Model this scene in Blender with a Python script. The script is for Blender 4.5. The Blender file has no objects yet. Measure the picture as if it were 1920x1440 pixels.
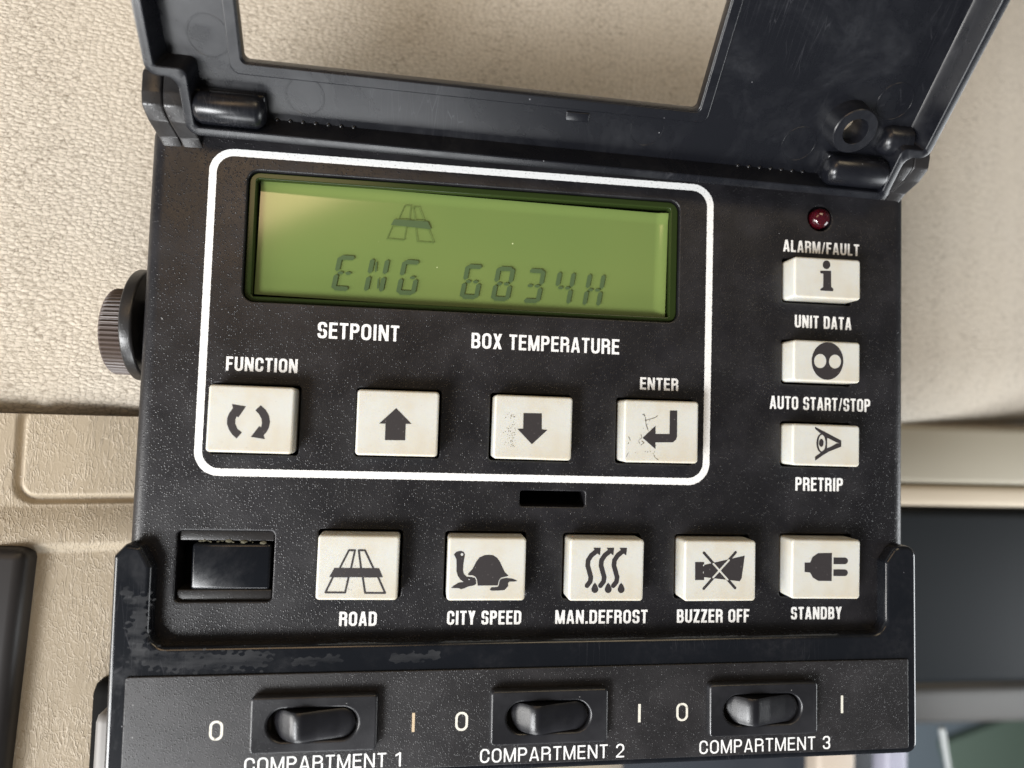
import bpy, bmesh, math, random, json
import numpy as np
from mathutils import Matrix, Vector
random.seed(7); np.random.seed(7)
S = 0.001                                   # everything below is written in millimetres
scene = bpy.context.scene
COL = scene.collection

# ---------------------------------------------------------------- camera
cam_d = bpy.data.cameras.new('camera'); cam = bpy.data.objects.new('camera', cam_d); COL.objects.link(cam)
cam.matrix_world = Matrix(((0.99100, -0.03703, -0.12861, -0.009108),
                           (0.03061, 0.99820, -0.05154, -0.019303),
                           (0.13029, 0.04714, 0.99035, 0.140504),
                           (0, 0, 0, 1)))
cam_d.sensor_fit = 'HORIZONTAL'; cam_d.sensor_width = 36; cam_d.lens = 24.956
cam_d.clip_start = 0.005; cam_d.clip_end = 20
cam_d.dof.use_dof = True; cam_d.dof.focus_distance = 0.1395; cam_d.dof.aperture_fstop = 9.5
scene.camera = cam

# ---------------------------------------------------------------- light
world = bpy.data.worlds.new('World'); scene.world = world; world.use_nodes = True
bg = world.node_tree.nodes['Background']; bg.inputs[0].default_value = (0.90, 0.95, 1.0, 1); bg.inputs[1].default_value = 0.10

def area(name, pos, target, size, power, color):
    l = bpy.data.lights.new(name, 'AREA'); l.shape = 'RECTANGLE'; l.size, l.size_y = size[0]*S, size[1]*S
    l.energy = power; l.color = color
    o = bpy.data.objects.new(name, l); COL.objects.link(o)
    p = Vector(pos)*S; d = Vector(target)*S - p
    o.matrix_world = Matrix.Translation(p) @ d.to_track_quat('-Z', 'Y').to_matrix().to_4x4()
    return o
area('window_light', (-620, -600, 690), (0, 0, 0), (420, 320), 15.8, (0.98, 0.99, 1.0))
area('side_window', (-520, -210, 190), (-20, -10, 0), (240, 180), 2.6, (1.0, 0.98, 0.95))
area('low_window', (-120, -580, 170), (0, 0, 0), (320, 200), 2.1, (0.97, 0.99, 1.0))
area('warm_bounce', (160, 330, 380), (10, 20, 0), (200, 160), 0.5, (1.0, 0.80, 0.52))
area('far_window', (430, -150, 10), (60, -30, -10), (200, 200), 1.1, (0.95, 0.98, 1.0))
patch_lamp = area('screen_patch_lamp', (0, 0, 350), (0, 0, 0), (200, 90), 0.27, (1.0, 0.68, 0.38))  # added lamp whose mirror image makes the warm patch on the display
patch_lamp.matrix_world = Matrix(((.894, -.447, 0, -.112), (.447, .894, 0, .160), (0, 0, 1, .350), (0, 0, 0, 1)))

scene.view_settings.view_transform = 'Standard'; scene.view_settings.look = 'None'
scene.view_settings.exposure = 0; scene.view_settings.gamma = 1; scene.view_settings.use_curve_mapping = False
scene.cycles.use_denoising = True
scene.cycles.max_bounces = 8

# ---------------------------------------------------------------- objects and tags
def link(name, mesh, mat, parent=None):
    o = bpy.data.objects.new(name, mesh); COL.objects.link(o)
    if mat is not None:
        mesh.materials.clear(); mesh.materials.append(mat)
    if parent is not None: o.parent = parent
    return o
def empty(name, loc=(0, 0, 0)):
    o = bpy.data.objects.new(name, None); COL.objects.link(o); o.empty_display_size = 0.01
    o.location = Vector(loc)*S
    return o
def tag(o, label=None, cat=None, group=None, kind=None):
    if label: o['label'] = label
    if cat: o['category'] = cat
    if group: o['group'] = group
    if kind: o['kind'] = kind
    return o

# ---------------------------------------------------------------- shapes
def mesh_from(verts, faces, smooth=False, name='mesh'):
    me = bpy.data.meshes.new(name)
    me.from_pydata([(v[0]*S, v[1]*S, v[2]*S) for v in verts], [], faces)
    if smooth:
        me.polygons.foreach_set('use_smooth', [True]*len(me.polygons))
    me.update(); return me
def join_raw(*parts):
    V, F, SM = [], [], []
    for v, f, s in parts:
        n = len(V); V += list(v); F += [[i+n for i in q] for q in f]; SM += [s]*len(f)
    me = mesh_from(V, F); me.polygons.foreach_set('use_smooth', SM); me.update(); return me
def rr(x0, y0, x1, y1, r, n=8):
    r = max(r, 0.02); P = []
    for cx, cy, a0 in ((x1-r, y1-r, 0), (x0+r, y1-r, 90), (x0+r, y0+r, 180), (x1-r, y0+r, 270)):
        for k in range(n+1):
            a = math.radians(a0+90*k/n); P.append((cx+r*math.cos(a), cy+r*math.sin(a)))
    return P
def circ(cx, cy, r, n=48, ry=None):
    return [(cx+r*math.cos(2*math.pi*k/n), cy+(ry or r)*math.sin(2*math.pi*k/n)) for k in range(n)]
def roundpoly(pts, rad, n=6):
    out = []; m = len(pts)
    for i in range(m):
        p = Vector(pts[i]); a = Vector(pts[i-1])-p; b = Vector(pts[(i+1) % m])-p
        r = rad[i] if isinstance(rad, (list, tuple)) else rad
        la, lb = a.length, b.length; a.normalize(); b.normalize()
        ang = a.angle(b); d = min(r/math.tan(ang/2), la*.48, lb*.48); rr_ = d*math.tan(ang/2)
        if r <= 0: out.append(tuple(p)); continue
        c = p+(a+b).normalized()*(rr_/math.sin(ang/2))
        s = p+a*d-c; e = p+b*d-c; tot = s.angle_signed(e) if s.length > 1e-9 and e.length > 1e-9 else 0
        for k in range(n+1):
            t = -tot*k/n; ca, sa = math.cos(t), math.sin(t)
            out.append((c.x+s.x*ca-s.y*sa, c.y+s.x*sa+s.y*ca))
    return out
def curve_mesh(loops, extrude=0, bevel=0, res=3, fill='BOTH'):
    cu = bpy.data.curves.new('outline', 'CURVE'); cu.dimensions = '2D'; cu.fill_mode = fill
    for L in loops:
        sp = cu.splines.new('POLY'); sp.points.add(len(L)-1); sp.use_cyclic_u = True
        for p, q in zip(sp.points, L): p.co = (q[0], q[1], 0, 1)
    cu.extrude = extrude; cu.bevel_depth = bevel; cu.offset = -bevel; cu.bevel_resolution = res
    ob = bpy.data.objects.new('outline', cu); COL.objects.link(ob)
    dg = bpy.context.evaluated_depsgraph_get()
    me = bpy.data.meshes.new_from_object(ob.evaluated_get(dg))
    bpy.data.objects.remove(ob); bpy.data.curves.remove(cu)
    return me
def plate(name, loops, z0, z1, bevel, mat, parent, res=3):
    """solid plate between z0 and z1 with rounded edges; first loop outside, the rest holes"""
    me = curve_mesh(loops, (z1-z0)/2-bevel, bevel, res)
    zc = (z0+z1)/2
    for v in me.vertices: v.co = (v.co.x*S, v.co.y*S, (v.co.z+zc)*S)
    bm = bmesh.new(); bm.from_mesh(me)
    bmesh.ops.remove_doubles(bm, verts=bm.verts, dist=1e-6)
    bmesh.ops.recalc_face_normals(bm, faces=bm.faces)
    for f in bm.faces: f.smooth = abs(f.normal.z) < 0.985
    for e in bm.edges:
        if len(e.link_faces) == 2 and e.link_faces[0].smooth != e.link_faces[1].smooth: e.smooth = False
        elif len(e.link_faces) == 2 and e.calc_face_angle(0) > 0.6: e.smooth = False
    bm.to_mesh(me); bm.free(); me.update()
    return link(name, me, mat, parent)
def loft(rings, closed=True):
    V = []; F = []
    n = len(rings[0])
    for R_ in rings: V += R_
    for i in range(len(rings)-1):
        for k in range(n if closed else n-1):
            a = i*n+k; b = i*n+(k+1) % n
            F.append([a, b, b+n, a+n])
    return V, F
def shell(name, box, holes, z1, z0, B, Bh, mat, parent):
    """front shell: flat top with rounded outer edge (B) and holes with a small rounded edge (Bh). boxes are (x0,y0,x1,y1,r)"""
    def ins(b, d): return rr(b[0]+d, b[1]+d, b[2]-d, b[3]-d, b[4]-d)
    def rings(b, Bv, sign):
        L = [[(x, y, z1) for x, y in ins(b, sign*(Bv+.25))]]
        for k in range(9):
            a = math.radians(90*k/8)
            L.append([(x, y, z1-Bv*(1-math.cos(a))) for x, y in ins(b, sign*Bv*(1-math.sin(a)))])
        L.append([(x, y, z1-Bv-.4) for x, y in ins(b, 0)])
        L.append([(x, y, z0) for x, y in ins(b, 0)])
        return L
    parts = []
    lo = [ins(box, B+.25)]
    v, f = loft(rings(box, B, 1)); parts.append((v, f, True))
    for h in holes:
        v, f = loft(rings(h, Bh, -1)); parts.append((v, [q[::-1] for q in f], True))
        lo.append(ins(h, -(Bh+.25)))
    me = curve_mesh(lo)
    vv = [(v.co.x, v.co.y, z1) for v in me.vertices]; ff = [list(p.vertices) for p in me.polygons]
    if me.polygons and me.polygons[0].normal.z < 0: ff = [q[::-1] for q in ff]
    parts.append((vv, ff, False)); bpy.data.meshes.remove(me)
    return link(name, join_raw(*parts), mat, parent)
def bevel_box(name, c, d, b, mat, parent, seg=3):
    bm = bmesh.new(); bmesh.ops.create_cube(bm, size=1)
    for v in bm.verts: v.co = Vector((c[0]+v.co.x*d[0], c[1]+v.co.y*d[1], c[2]+v.co.z*d[2]))*S
    bmesh.ops.bevel(bm, geom=list(bm.edges), offset=b*S, segments=seg, profile=.5, affect='EDGES')
    me = bpy.data.meshes.new('mesh'); 
    for f in bm.faces: f.smooth = True
    bm.to_mesh(me); bm.free()
    return link(name, me, mat, parent)
def lathe(name, prof, mat, parent, axis='z', n=48, center=(0, 0, 0)):
    rings = []
    for r, h in prof:
        L = []
        for k in range(n):
            a = 2*math.pi*k/n; p = (r*math.cos(a), r*math.sin(a), h)
            if axis == 'x': p = (p[2], p[0], p[1])
            L.append((p[0]+center[0], p[1]+center[1], p[2]+center[2]))
        rings.append(L)
    v, f = loft(rings)
    me = mesh_from(v, f, True)
    bm = bmesh.new(); bm.from_mesh(me); bmesh.ops.remove_doubles(bm, verts=bm.verts, dist=1e-7)
    bmesh.ops.recalc_face_normals(bm, faces=bm.faces)
    for e in bm.edges:
        if len(e.link_faces) == 2 and e.calc_face_angle(0) > 0.7: e.smooth = False
    bm.to_mesh(me); bm.free()
    return link(name, me, mat, parent)

# ---------------------------------------------------------------- printing: signed distance shapes turned into flat ink
def sd_rr(X, Y, x0, y0, x1, y1, r):
    qx = np.abs(X-(x0+x1)/2)-(x1-x0)/2+r; qy = np.abs(Y-(y0+y1)/2)-(y1-y0)/2+r
    return np.hypot(np.maximum(qx, 0), np.maximum(qy, 0))+np.minimum(np.maximum(qx, qy), 0)-r
def sd_box(X, Y, x0, y0, x1, y1):
    return np.maximum(np.maximum(x0-X, X-x1), np.maximum(y0-Y, Y-y1))
def sd_poly(X, Y, pts):
    d = np.full(X.shape, 1e9); s = np.ones(X.shape)
    n = len(pts)
    for i in range(n):
        ax, ay = pts[i]; bx, by = pts[i-1]
        ex, ey = bx-ax, by-ay; wx, wy = X-ax, Y-ay
        t = np.clip((wx*ex+wy*ey)/(ex*ex+ey*ey+1e-12), 0, 1)
        d = np.minimum(d, (wx-ex*t)**2+(wy-ey*t)**2)
        c1 = Y >= ay; c2 = Y < by; c3 = ex*wy > ey*wx
        flip = (c1 & c2 & c3) | (~c1 & ~c2 & ~c3)
        s = np.where(flip, -s, s)
    return s*np.sqrt(d)
def sd_line(X, Y, pts, w, closed=False):
    d = np.full(X.shape, 1e9); P = pts+[pts[0]] if closed else pts
    for (ax, ay), (bx, by) in zip(P, P[1:]):
        ex, ey = bx-ax, by-ay
        t = np.clip(((X-ax)*ex+(Y-ay)*ey)/(ex*ex+ey*ey+1e-12), 0, 1)
        d = np.minimum(d, np.hypot(X-ax-ex*t, Y-ay-ey*t))
    return d-w/2
def sd_bar(X, Y, a, b, w):
    ux, uy = b[0]-a[0], b[1]-a[1]; L = math.hypot(ux, uy); ux /= L; uy /= L
    p = (X-a[0])*ux+(Y-a[1])*uy; q = np.abs(-(X-a[0])*uy+(Y-a[1])*ux)
    return np.maximum(np.maximum(-p, p-L), q-w/2)
def ink_mesh(fn, x0, y0, x1, y1, cell, z):
    nx = int((x1-x0)/cell)+2; ny = int((y1-y0)/cell)+2
    xs = x0+np.arange(nx)*cell; ys = y0+np.arange(ny)*cell
    X, Y = np.meshgrid(xs, ys); F = fn(X, Y); F = np.where(np.abs(F) < 1e-6, 1e-6, F); I = F < 0
    cnt = I[:-1, :-1].astype(int)+I[1:, :-1]+I[:-1, 1:]+I[1:, 1:]
    V, Fc, key = [], [], {}
    def vert(k, x, y):
        if k not in key: key[k] = len(V); V.append((x, y, z))
        return key[k]
    for j in range(ny-1):
        row = cnt[j]; i = 0
        while i < nx-1:
            c = row[i]
            if c == 0: i += 1; continue
            if c == 4:
                i0 = i
                while i < nx-1 and row[i] == 4: i += 1
                Fc.append([vert((i0, j), xs[i0], ys[j]), vert((i, j), xs[i], ys[j]), vert((i, j+1), xs[i], ys[j+1]), vert((i0, j+1), xs[i0], ys[j+1])])
                continue
            q = [(i, j), (i+1, j), (i+1, j+1), (i, j+1)]; poly = []
            for a in range(4):
                A, B = q[a], q[(a+1) % 4]; fa, fb = F[A[1], A[0]], F[B[1], B[0]]
                if fa < 0: poly.append(vert(A, xs[A[0]], ys[A[1]]))
                if (fa < 0) != (fb < 0):
                    t = fa/(fa-fb); e = (min(A, B), max(A, B))
                    poly.append(vert(e, xs[A[0]]+(xs[B[0]]-xs[A[0]])*t, ys[A[1]]+(ys[B[1]]-ys[A[1]])*t))
            if len(poly) > 2: Fc.append(poly)
            i += 1
    return mesh_from(V, Fc)
def ink(name, fn, bounds, cell, z, mat, parent):
    return link(name, ink_mesh(fn, *bounds, cell, z), mat, parent)
def wobble(X, Y, s, k):                       # a little irregularity for printed edges
    return s*(np.sin(X*k*1.3+Y*k*.7)+np.sin(X*k*2.9-Y*k*2.1+1)+np.sin(Y*k*4.3+X*k*.4+2))/3

# a condensed sans alphabet built from bars and rounded rings
WID = dict(A=1.04, B=.98, C=.98, D=1, E=.86, F=.82, G=1.02, I=.36, L=.8, M=1.26, N=1.04, O=1.02, P=.94, R=1, S=.95, T=.88, U=1, X=.98, Y=.98, Z=.88)
WID.update({'/': .58, '.': .34, ' ': .42, '0': .9, '1': .7, '2': .9, '3': .9})
def glyph(c, X, Y, w, h, t):
    tv = t; th = t*.88; B = lambda *a: sd_box(X, Y, *a); m = np.minimum; M = np.maximum
    def ring(x0, y0, x1, y1, r, tb=None, tt=None):
        return M(sd_rr(X, Y, x0, y0, x1, y1, r), -sd_rr(X, Y, x0+tv, y0+th, x1-tv, y1-th, max(r-tv*.8, .05)))
    r = w*.46
    if c in 'O0': return ring(0, 0, w, h, r)
    if c == 'C': return M(ring(0, 0, w, h, r), -B(w*.5, h*.385, w+1, h*.615))
    if c == 'G': return m(M(ring(0, 0, w, h, r), -B(w*.5, h*.46, w+1, h*.655)), m(B(w*.52, h*.46-th*.9, w, h*.46), B(w-tv*.85, 0, w, h*.46)))
    if c == 'U': return M(ring(0, 0, w, h*2, r), Y-h)
    if c == 'D': return m(B(0, 0, tv, h), M(M(sd_rr(X, Y, -w, 0, w, h, r), -sd_rr(X, Y, -w*2, th, w-tv, h-th, r-tv*.7)), -X))
    def bowl(y0, y1, ww, rq): return M(M(sd_rr(X, Y, -ww, y0, ww, y1, rq), -sd_rr(X, Y, -ww*2, y0+th, ww-tv, y1-th, max(rq-tv*.7, .05))), -X)
    if c == 'P': return m(B(0, 0, tv, h), bowl(h*.42, h, w, w*.42))
    if c == 'R': return m(m(B(0, 0, tv, h), bowl(h*.43, h, w*.98, w*.42)), B(w-tv*1.02, 0, w-tv*.02, h*.47))
    if c == 'B': return m(B(0, 0, tv, h), m(bowl(0, h*.5+th*.5, w, w*.42), bowl(h*.5-th*.5, h, w*.95, w*.4)))
    if c == 'E': return m(m(B(0, 0, tv, h), B(0, 0, w, th)), m(B(0, h-th, w, h), B(0, h*.52-th/2, w*.93, h*.52+th/2)))
    if c == 'F': return m(B(0, 0, tv, h), m(B(0, h-th, w, h), B(0, h*.5-th/2, w*.9, h*.5+th/2)))
    if c == 'L': return m(B(0, 0, tv, h), B(0, 0, w, th))
    if c == 'T': return m(B(w/2-tv/2, 0, w/2+tv/2, h), B(0, h-th, w, h))
    if c == 'I': return B(w/2-tv/2, 0, w/2+tv/2, h)
    if c == '.': return B(w/2-tv/2, 0, w/2+tv/2, tv)
    if c == '/': return sd_poly(X, Y, [(0, 0), (tv*.62, 0), (w, h), (w-tv*.62, h)])
    if c == 'A':
        a = sd_poly(X, Y, [(0, 0), (tv*.98, 0), (w/2+tv*.28, h), (w/2-tv*.6, h)]); b = sd_poly(X, Y, [(w, 0), (w-tv*.98, 0), (w/2-tv*.28, h), (w/2+tv*.6, h)])
        return m(m(a, b), B(w*.22, h*.2, w*.78, h*.2+th*.9))
    if c == 'N': return m(m(B(0, 0, tv*.95, h), B(w-tv*.95, 0, w, h)), sd_poly(X, Y, [(0, h), (tv*1.08, h), (w, 0), (w-tv*1.08, 0)]))
    if c == 'M':
        return m(m(B(0, 0, tv*.92, h), B(w-tv*.92, 0, w, h)), m(sd_poly(X, Y, [(0, h), (tv*1.1, h), (w/2+tv*.4, 0), (w/2-tv*.42, 0)]), sd_poly(X, Y, [(w, h), (w-tv*1.1, h), (w/2-tv*.4, 0), (w/2+tv*.42, 0)])))
    if c == 'S':
        up = ring(0, h*.5-th*.5, w, h, w*.4); lo = ring(0, 0, w, h*.5+th*.5, w*.4)
        return m(M(up, -B(w*.45, h*.4, w+1, h*.7)), M(lo, -B(-1, h*.3, w*.55, h*.6)))
    if c == '3':
        up = ring(0, h*.5-th*.5, w*.97, h, w*.4); lo = ring(0, 0, w, h*.5+th*.5, w*.4)
        return m(M(up, -B(-1, h*.3, w*.42, h*.72)), M(lo, -B(-1, h*.29, w*.42, h*.7)))
    if c == '2':
        up = M(ring(0, h*.36, w, h, w*.45), -B(-1, h*.3, w*.52, h*.7)); up = M(up, -B(-1, 0, w+1, h*.55))
        return m(m(up, sd_poly(X, Y, [(w-tv, h*.56), (w, h*.56), (tv*1.15, th), (0, th*.9)])), B(0, 0, w, th))
    if c == '1': return m(B(w*.5, 0, w*.5+tv, h), sd_poly(X, Y, [(w*.5+tv*.3, h), (w*.5+tv*.3, h-tv*1.1), (0, h*.7), (0, h*.7+tv)]))
    if c == 'X': return m(sd_poly(X, Y, [(0, 0), (tv*1.12, 0), (w, h), (w-tv*1.12, h)]), sd_poly(X, Y, [(w, 0), (w-tv*1.12, 0), (0, h), (tv*1.12, h)]))
    if c == 'Y': return m(B(w/2-tv/2, 0, w/2+tv/2, h*.48), m(sd_poly(X, Y, [(0, h), (tv*1.1, h), (w/2+tv*.5, h*.4), (w/2-tv*.5, h*.4)]), sd_poly(X, Y, [(w, h), (w-tv*1.1, h), (w/2-tv*.5, h*.4), (w/2+tv*.5, h*.4)])))
    if c == 'Z': return m(m(B(0, 0, w, th), B(0, h-th, w, h)), sd_poly(X, Y, [(0, th*.8), (tv*1.2, th*.8), (w, h-th*.8), (w-tv*1.2, h-th*.8)]))
    return np.full(X.shape, 1e3)
def lettering(name, text, x0, x1, y0, y1, t, z, mat, parent, gap=.2, rough=.018):
    """one line of printed capitals filling x0..x1, y0..y1"""
    h = y1-y0; units = sum(WID[c] for c in text)+gap*(len(text)-1); u = (x1-x0)/units
    def fn(X, Y):
        D = np.full(X.shape, 1e3); x = x0
        wob = wobble(X, Y, rough, 9)
        for c in text:
            w = WID[c]*u
            sel = (X[0] > x-.4) & (X[0] < x+w+.4)
            if c != ' ' and sel.any():
                ia, ib = np.where(sel)[0][[0, -1]]
                D[:, ia:ib+1] = np.minimum(D[:, ia:ib+1], np.maximum(glyph(c, X[:, ia:ib+1]-x, Y[:, ia:ib+1]-y0, w, h, t), np.maximum(y0-Y[:, ia:ib+1], Y[:, ia:ib+1]-y1)))
            x += w+gap*u
        return D+wob
    return ink(name, fn, (x0-.3, y0-.3, x1+.3, y1+.3), .075, z, mat, parent)
def icon_fn(ops):
    def fn(X, Y):
        D = np.full(X.shape, 1e3)
        for o in ops:
            if o[0] == 'P': d = sd_poly(X, Y, [tuple(p) for p in o[2]]); s = o[1]
            else: d = sd_line(X, Y, [tuple(p) for p in o[3]], o[2], bool(o[4])); s = o[1]
            if s >= 1: D = np.minimum(D, d)
            else: D = np.maximum(D, -d)
        return D+wobble(X, Y, .012, 8)
    return fn
def icon_bounds(ops):
    P = [p for o in ops if o[1] >= 1 for p in (o[2] if o[0] == 'P' else o[3])]
    xs = [p[0] for p in P]; ys = [p[1] for p in P]
    return min(xs)-.5, min(ys)-.5, max(xs)+.5, max(ys)+.5

# ---------------------------------------------------------------- materials
class N:
    """small helper round a node tree"""
    def __init__(s, name):
        s.m = bpy.data.materials.new(name); s.m.use_nodes = True; s.t = s.m.node_tree
        s.b = s.t.nodes['Principled BSDF']; s.tc = s.t.nodes.new('ShaderNodeTexCoord').outputs['Object']
    def l(s, a, b): s.t.links.new(a, b)
    def map(s, scale, rot=(0, 0, 0), loc=(0, 0, 0)):
        n = s.t.nodes.new('ShaderNodeMapping'); n.inputs['Scale'].default_value = scale; n.inputs['Rotation'].default_value = rot; n.inputs['Location'].default_value = loc
        s.l(s.tc, n.inputs[0]); return n.outputs[0]
    def noise(s, scale, detail=2, rough=.5, vec=None, dist=0):
        n = s.t.nodes.new('ShaderNodeTexNoise'); n.inputs['Scale'].default_value = scale; n.inputs['Detail'].default_value = detail; n.inputs['Roughness'].default_value = rough; n.inputs['Distortion'].default_value = dist
        s.l(vec if vec is not None else s.tc, n.inputs['Vector']); return n.outputs[0]
    def voro(s, scale, vec=None, rnd=1, feature='F1', out=0):
        n = s.t.nodes.new('ShaderNodeTexVoronoi'); n.feature = feature; n.inputs['Scale'].default_value = scale; n.inputs['Randomness'].default_value = rnd
        s.l(vec if vec is not None else s.tc, n.inputs['Vector']); return n.outputs[out]
    def vadd(s, scale, amt):
        wn = s.t.nodes.new('ShaderNodeTexNoise'); wn.inputs['Scale'].default_value = scale; s.l(s.tc, wn.inputs['Vector'])
        sc = s.t.nodes.new('ShaderNodeVectorMath'); sc.operation = 'SCALE'; sc.inputs['Scale'].default_value = amt; s.l(wn.outputs[1], sc.inputs[0])
        mp = s.t.nodes.new('ShaderNodeVectorMath'); mp.operation = 'ADD'; s.l(s.tc, mp.inputs[0]); s.l(sc.outputs[0], mp.inputs[1]); return mp.outputs[0]
    def math(s, op, a, b=None, c=None, clamp=False):
        n = s.t.nodes.new('ShaderNodeMath'); n.operation = op; n.use_clamp = clamp
        for k, v in enumerate((a, b, c)):
            if v is None: continue
            if isinstance(v, (int, float)): n.inputs[k].default_value = v
            else: s.l(v, n.inputs[k])
        return n.outputs[0]
    def ramp(s, f, a, b, lo=0., hi=1.):
        n = s.t.nodes.new('ShaderNodeMapRange'); n.inputs[1].default_value = a; n.inputs[2].default_value = b; n.inputs[3].default_value = lo; n.inputs[4].default_value = hi
        s.l(f, n.inputs[0]); return n.outputs[0]
    def mix(s, f, a, b):
        n = s.t.nodes.new('ShaderNodeMix'); n.data_type = 'RGBA'
        if isinstance(f, (int, float)): n.inputs[0].default_value = f
        else: s.l(f, n.inputs[0])
        for k, v in ((6, a), (7, b)):
            if isinstance(v, tuple): n.inputs[k].default_value = (*v, 1)
            else: s.l(v, n.inputs[k])
        return n.outputs[2]
    def bump(s, h, dist, strength=1., normal=None):
        n = s.t.nodes.new('ShaderNodeBump'); n.inputs['Strength'].default_value = strength; n.inputs['Distance'].default_value = dist
        s.l(h, n.inputs['Height'])
        if normal is not None: s.l(normal, n.inputs['Normal'])
        return n.outputs[0]
    def set(s, **k):
        for a, v in k.items():
            i = s.b.inputs[a.replace('_', ' ')]
            if isinstance(v, tuple): i.default_value = (*v, 1) if len(v) == 3 and i.type == 'RGBA' else v
            elif isinstance(v, (int, float)): i.default_value = v
            else: s.l(v, i)
        return s
    def dust(s, base, scale, amount, size, color=(.42, .41, .40)):
        d = s.voro(scale); r = s.voro(scale, out=1)
        n = s.t.nodes.new('ShaderNodeSeparateColor'); s.l(r, n.inputs[0])
        pick = s.math('GREATER_THAN', n.outputs[0], 1-amount); sz = s.math('MULTIPLY', n.outputs[1], size)
        f = s.math('MULTIPLY', s.math('LESS_THAN', d, sz), pick)
        return s.mix(f, base, color), f

def black_textured(name, base, rough, grain, depth, strength, dusty=.10):
    n = N(name)
    vv = n.vadd(900, .0003); g = n.ramp(n.voro(grain, vv), .12, .42, 1, 0); col = n.voro(grain, vv, 1, 'F1', 1)
    sp_ = n.t.nodes.new('ShaderNodeSeparateColor'); n.l(col, sp_.inputs[0])
    g2 = n.noise(grain*1.6, 3, .6)
    h = n.math('ADD', n.math('MULTIPLY', g, n.ramp(sp_.outputs[0], .25, 1)), n.math('MULTIPLY', g2, .35))
    c = n.mix(n.ramp(n.noise(70, 4, .65), .45, .8), base, tuple(v*2.1+.006 for v in base))
    c, f = n.dust(c, 520, dusty, .085, (.22, .22, .22))
    n.set(Base_Color=c, Roughness=n.ramp(n.noise(120, 4), .3, .75, rough-.06, rough+.10), Normal=n.bump(h, depth, strength), Specular_IOR_Level=.5)
    return n.m
M_FACE = black_textured('grained black plastic', (.008, .0075, .009), .37, 2500, .00009, .7, .02)
M_PLATE = black_textured('matt black label plate', (.015, .014, .015), .40, 3000, .00008, .8, .12)
M_LUG = black_textured('black plastic lug', (.013, .012, .012), .33, 2600, .00005, .5, .04)
def smooth_black(name, base, rough, smudge, dusty=.12, bumpd=.00002):
    n = N(name)
    sm = n.ramp(n.noise(60, 6, .7, dist=.6), .48, .74); fine = n.noise(900, 3, .7)
    c = n.mix(n.math('MULTIPLY', sm, n.ramp(fine, .35, .7)), base, smudge)
    scr = n.voro(1, n.map((900, 60, 200), (0, 0, .5)), 1, 'DISTANCE_TO_EDGE')
    c = n.mix(n.math('MULTIPLY', n.math('LESS_THAN', scr, .012), n.ramp(n.noise(45, 2), .55, .65, 0, .22)), c, (.09, .09, .10))
    c, f = n.dust(c, 520, dusty, .075, (.20, .20, .21))
    n.set(Base_Color=c, Roughness=n.math('ADD', rough, n.math('MULTIPLY', sm, .16)), Normal=n.bump(n.noise(160, 3), bumpd, .6))
    return n.m
M_LID = smooth_black('satin black lid plastic', (.0055, .006, .0085), .27, (.015, .016, .020))
M_GLOSS = smooth_black('glossy black plastic', (.006, .007, .0095), .16, (.016, .016, .019), .10)
M_BEZ = black_textured('satin black switch plastic', (.012, .012, .014), .30, 3500, .00003, .4, .05)
M_ROCK = black_textured('black rocker plastic', (.007, .007, .009), .34, 4200, .00003, .4, .03)
def plain(name, base, rough, spec=.5, **k):
    n = N(name); n.set(Base_Color=base, Roughness=rough, Specular_IOR_Level=spec, **k); return n.m
M_VOID = plain('dark interior', (.004, .004, .004), .8, .1)
n = N('white printing ink'); c = n.mix(n.ramp(n.noise(2600, 2), .60, .72), (.80, .80, .79), (.45, .45, .45)); n.set(Base_Color=c, Roughness=.5, Normal=n.bump(n.noise(2300, 2), .00008, .5)); M_WHITE = n.m
n = N('worn cream printing ink'); c = n.mix(n.ramp(n.noise(1500, 3), .58, .72), (.72, .70, .62), (.22, .20, .17)); n.set(Base_Color=c, Roughness=.5); M_CREAM = n.m
n = N('ochre printing ink'); c = n.mix(n.ramp(n.noise(1500, 3), .58, .75), (.58, .46, .31), (.3, .22, .14)); n.set(Base_Color=c, Roughness=.5); M_OCHRE = n.m
n = N('aged white button plastic')
c = n.mix(n.ramp(n.noise(95, 3, .6), .38, .7), (.585, .585, .545), (.545, .50, .405)); c = n.mix(n.ramp(n.noise(1500, 4, .75), .62, .72, 0, .6), c, (.34, .30, .23))
n.set(Base_Color=c, Roughness=.34, Subsurface_Weight=.35, Subsurface_Scale=.0012, Subsurface_Radius=(1.0, .8, .5), Normal=n.bump(n.noise(400, 3), .00002, .4)); M_BTN = n.m
n = N('black icon ink'); c = n.mix(n.ramp(n.noise(1700, 4, .75), .64, .72), (.030, .026, .027), (.20, .18, .18)); n.set(Base_Color=c, Roughness=.42); M_ICON = n.m
n = N('brown grime'); n.set(Base_Color=(.075, .06, .04), Roughness=.7, Alpha=n.ramp(n.noise(2600, 3), .34, .52)); M_DIRT = n.m
n = N('grey scuff'); n.set(Base_Color=(.060, .062, .067), Roughness=.5, Alpha=n.ramp(n.noise(330, 4, .6, n.map((.22, 1, 1), (0, 0, .25))), .34, .72, 0, .42)); M_SCUFF = n.m
n = N('green liquid crystal panel')
c = n.mix(n.ramp(n.noise(25, 2), .35, .7), (.142, .205, .057), (.165, .220, .062)); c, f = n.dust(c, 330, .12, .07, (.6, .66, .36))
n.set(Base_Color=c, Roughness=.115, IOR=1.8); M_LCD = n.m
n = N('dark liquid crystal segment'); n.set(Base_Color=(.074, .112, .050), Roughness=.14); M_SEG = n.m
n = N('faint liquid crystal segment'); n.set(Base_Color=(.105, .150, .045), Roughness=.14); M_SEG2 = n.m
n = N('green translucent frame'); n.set(Base_Color=(.020, .032, .008), Roughness=.14, IOR=1.35); M_LFR = n.m
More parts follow.
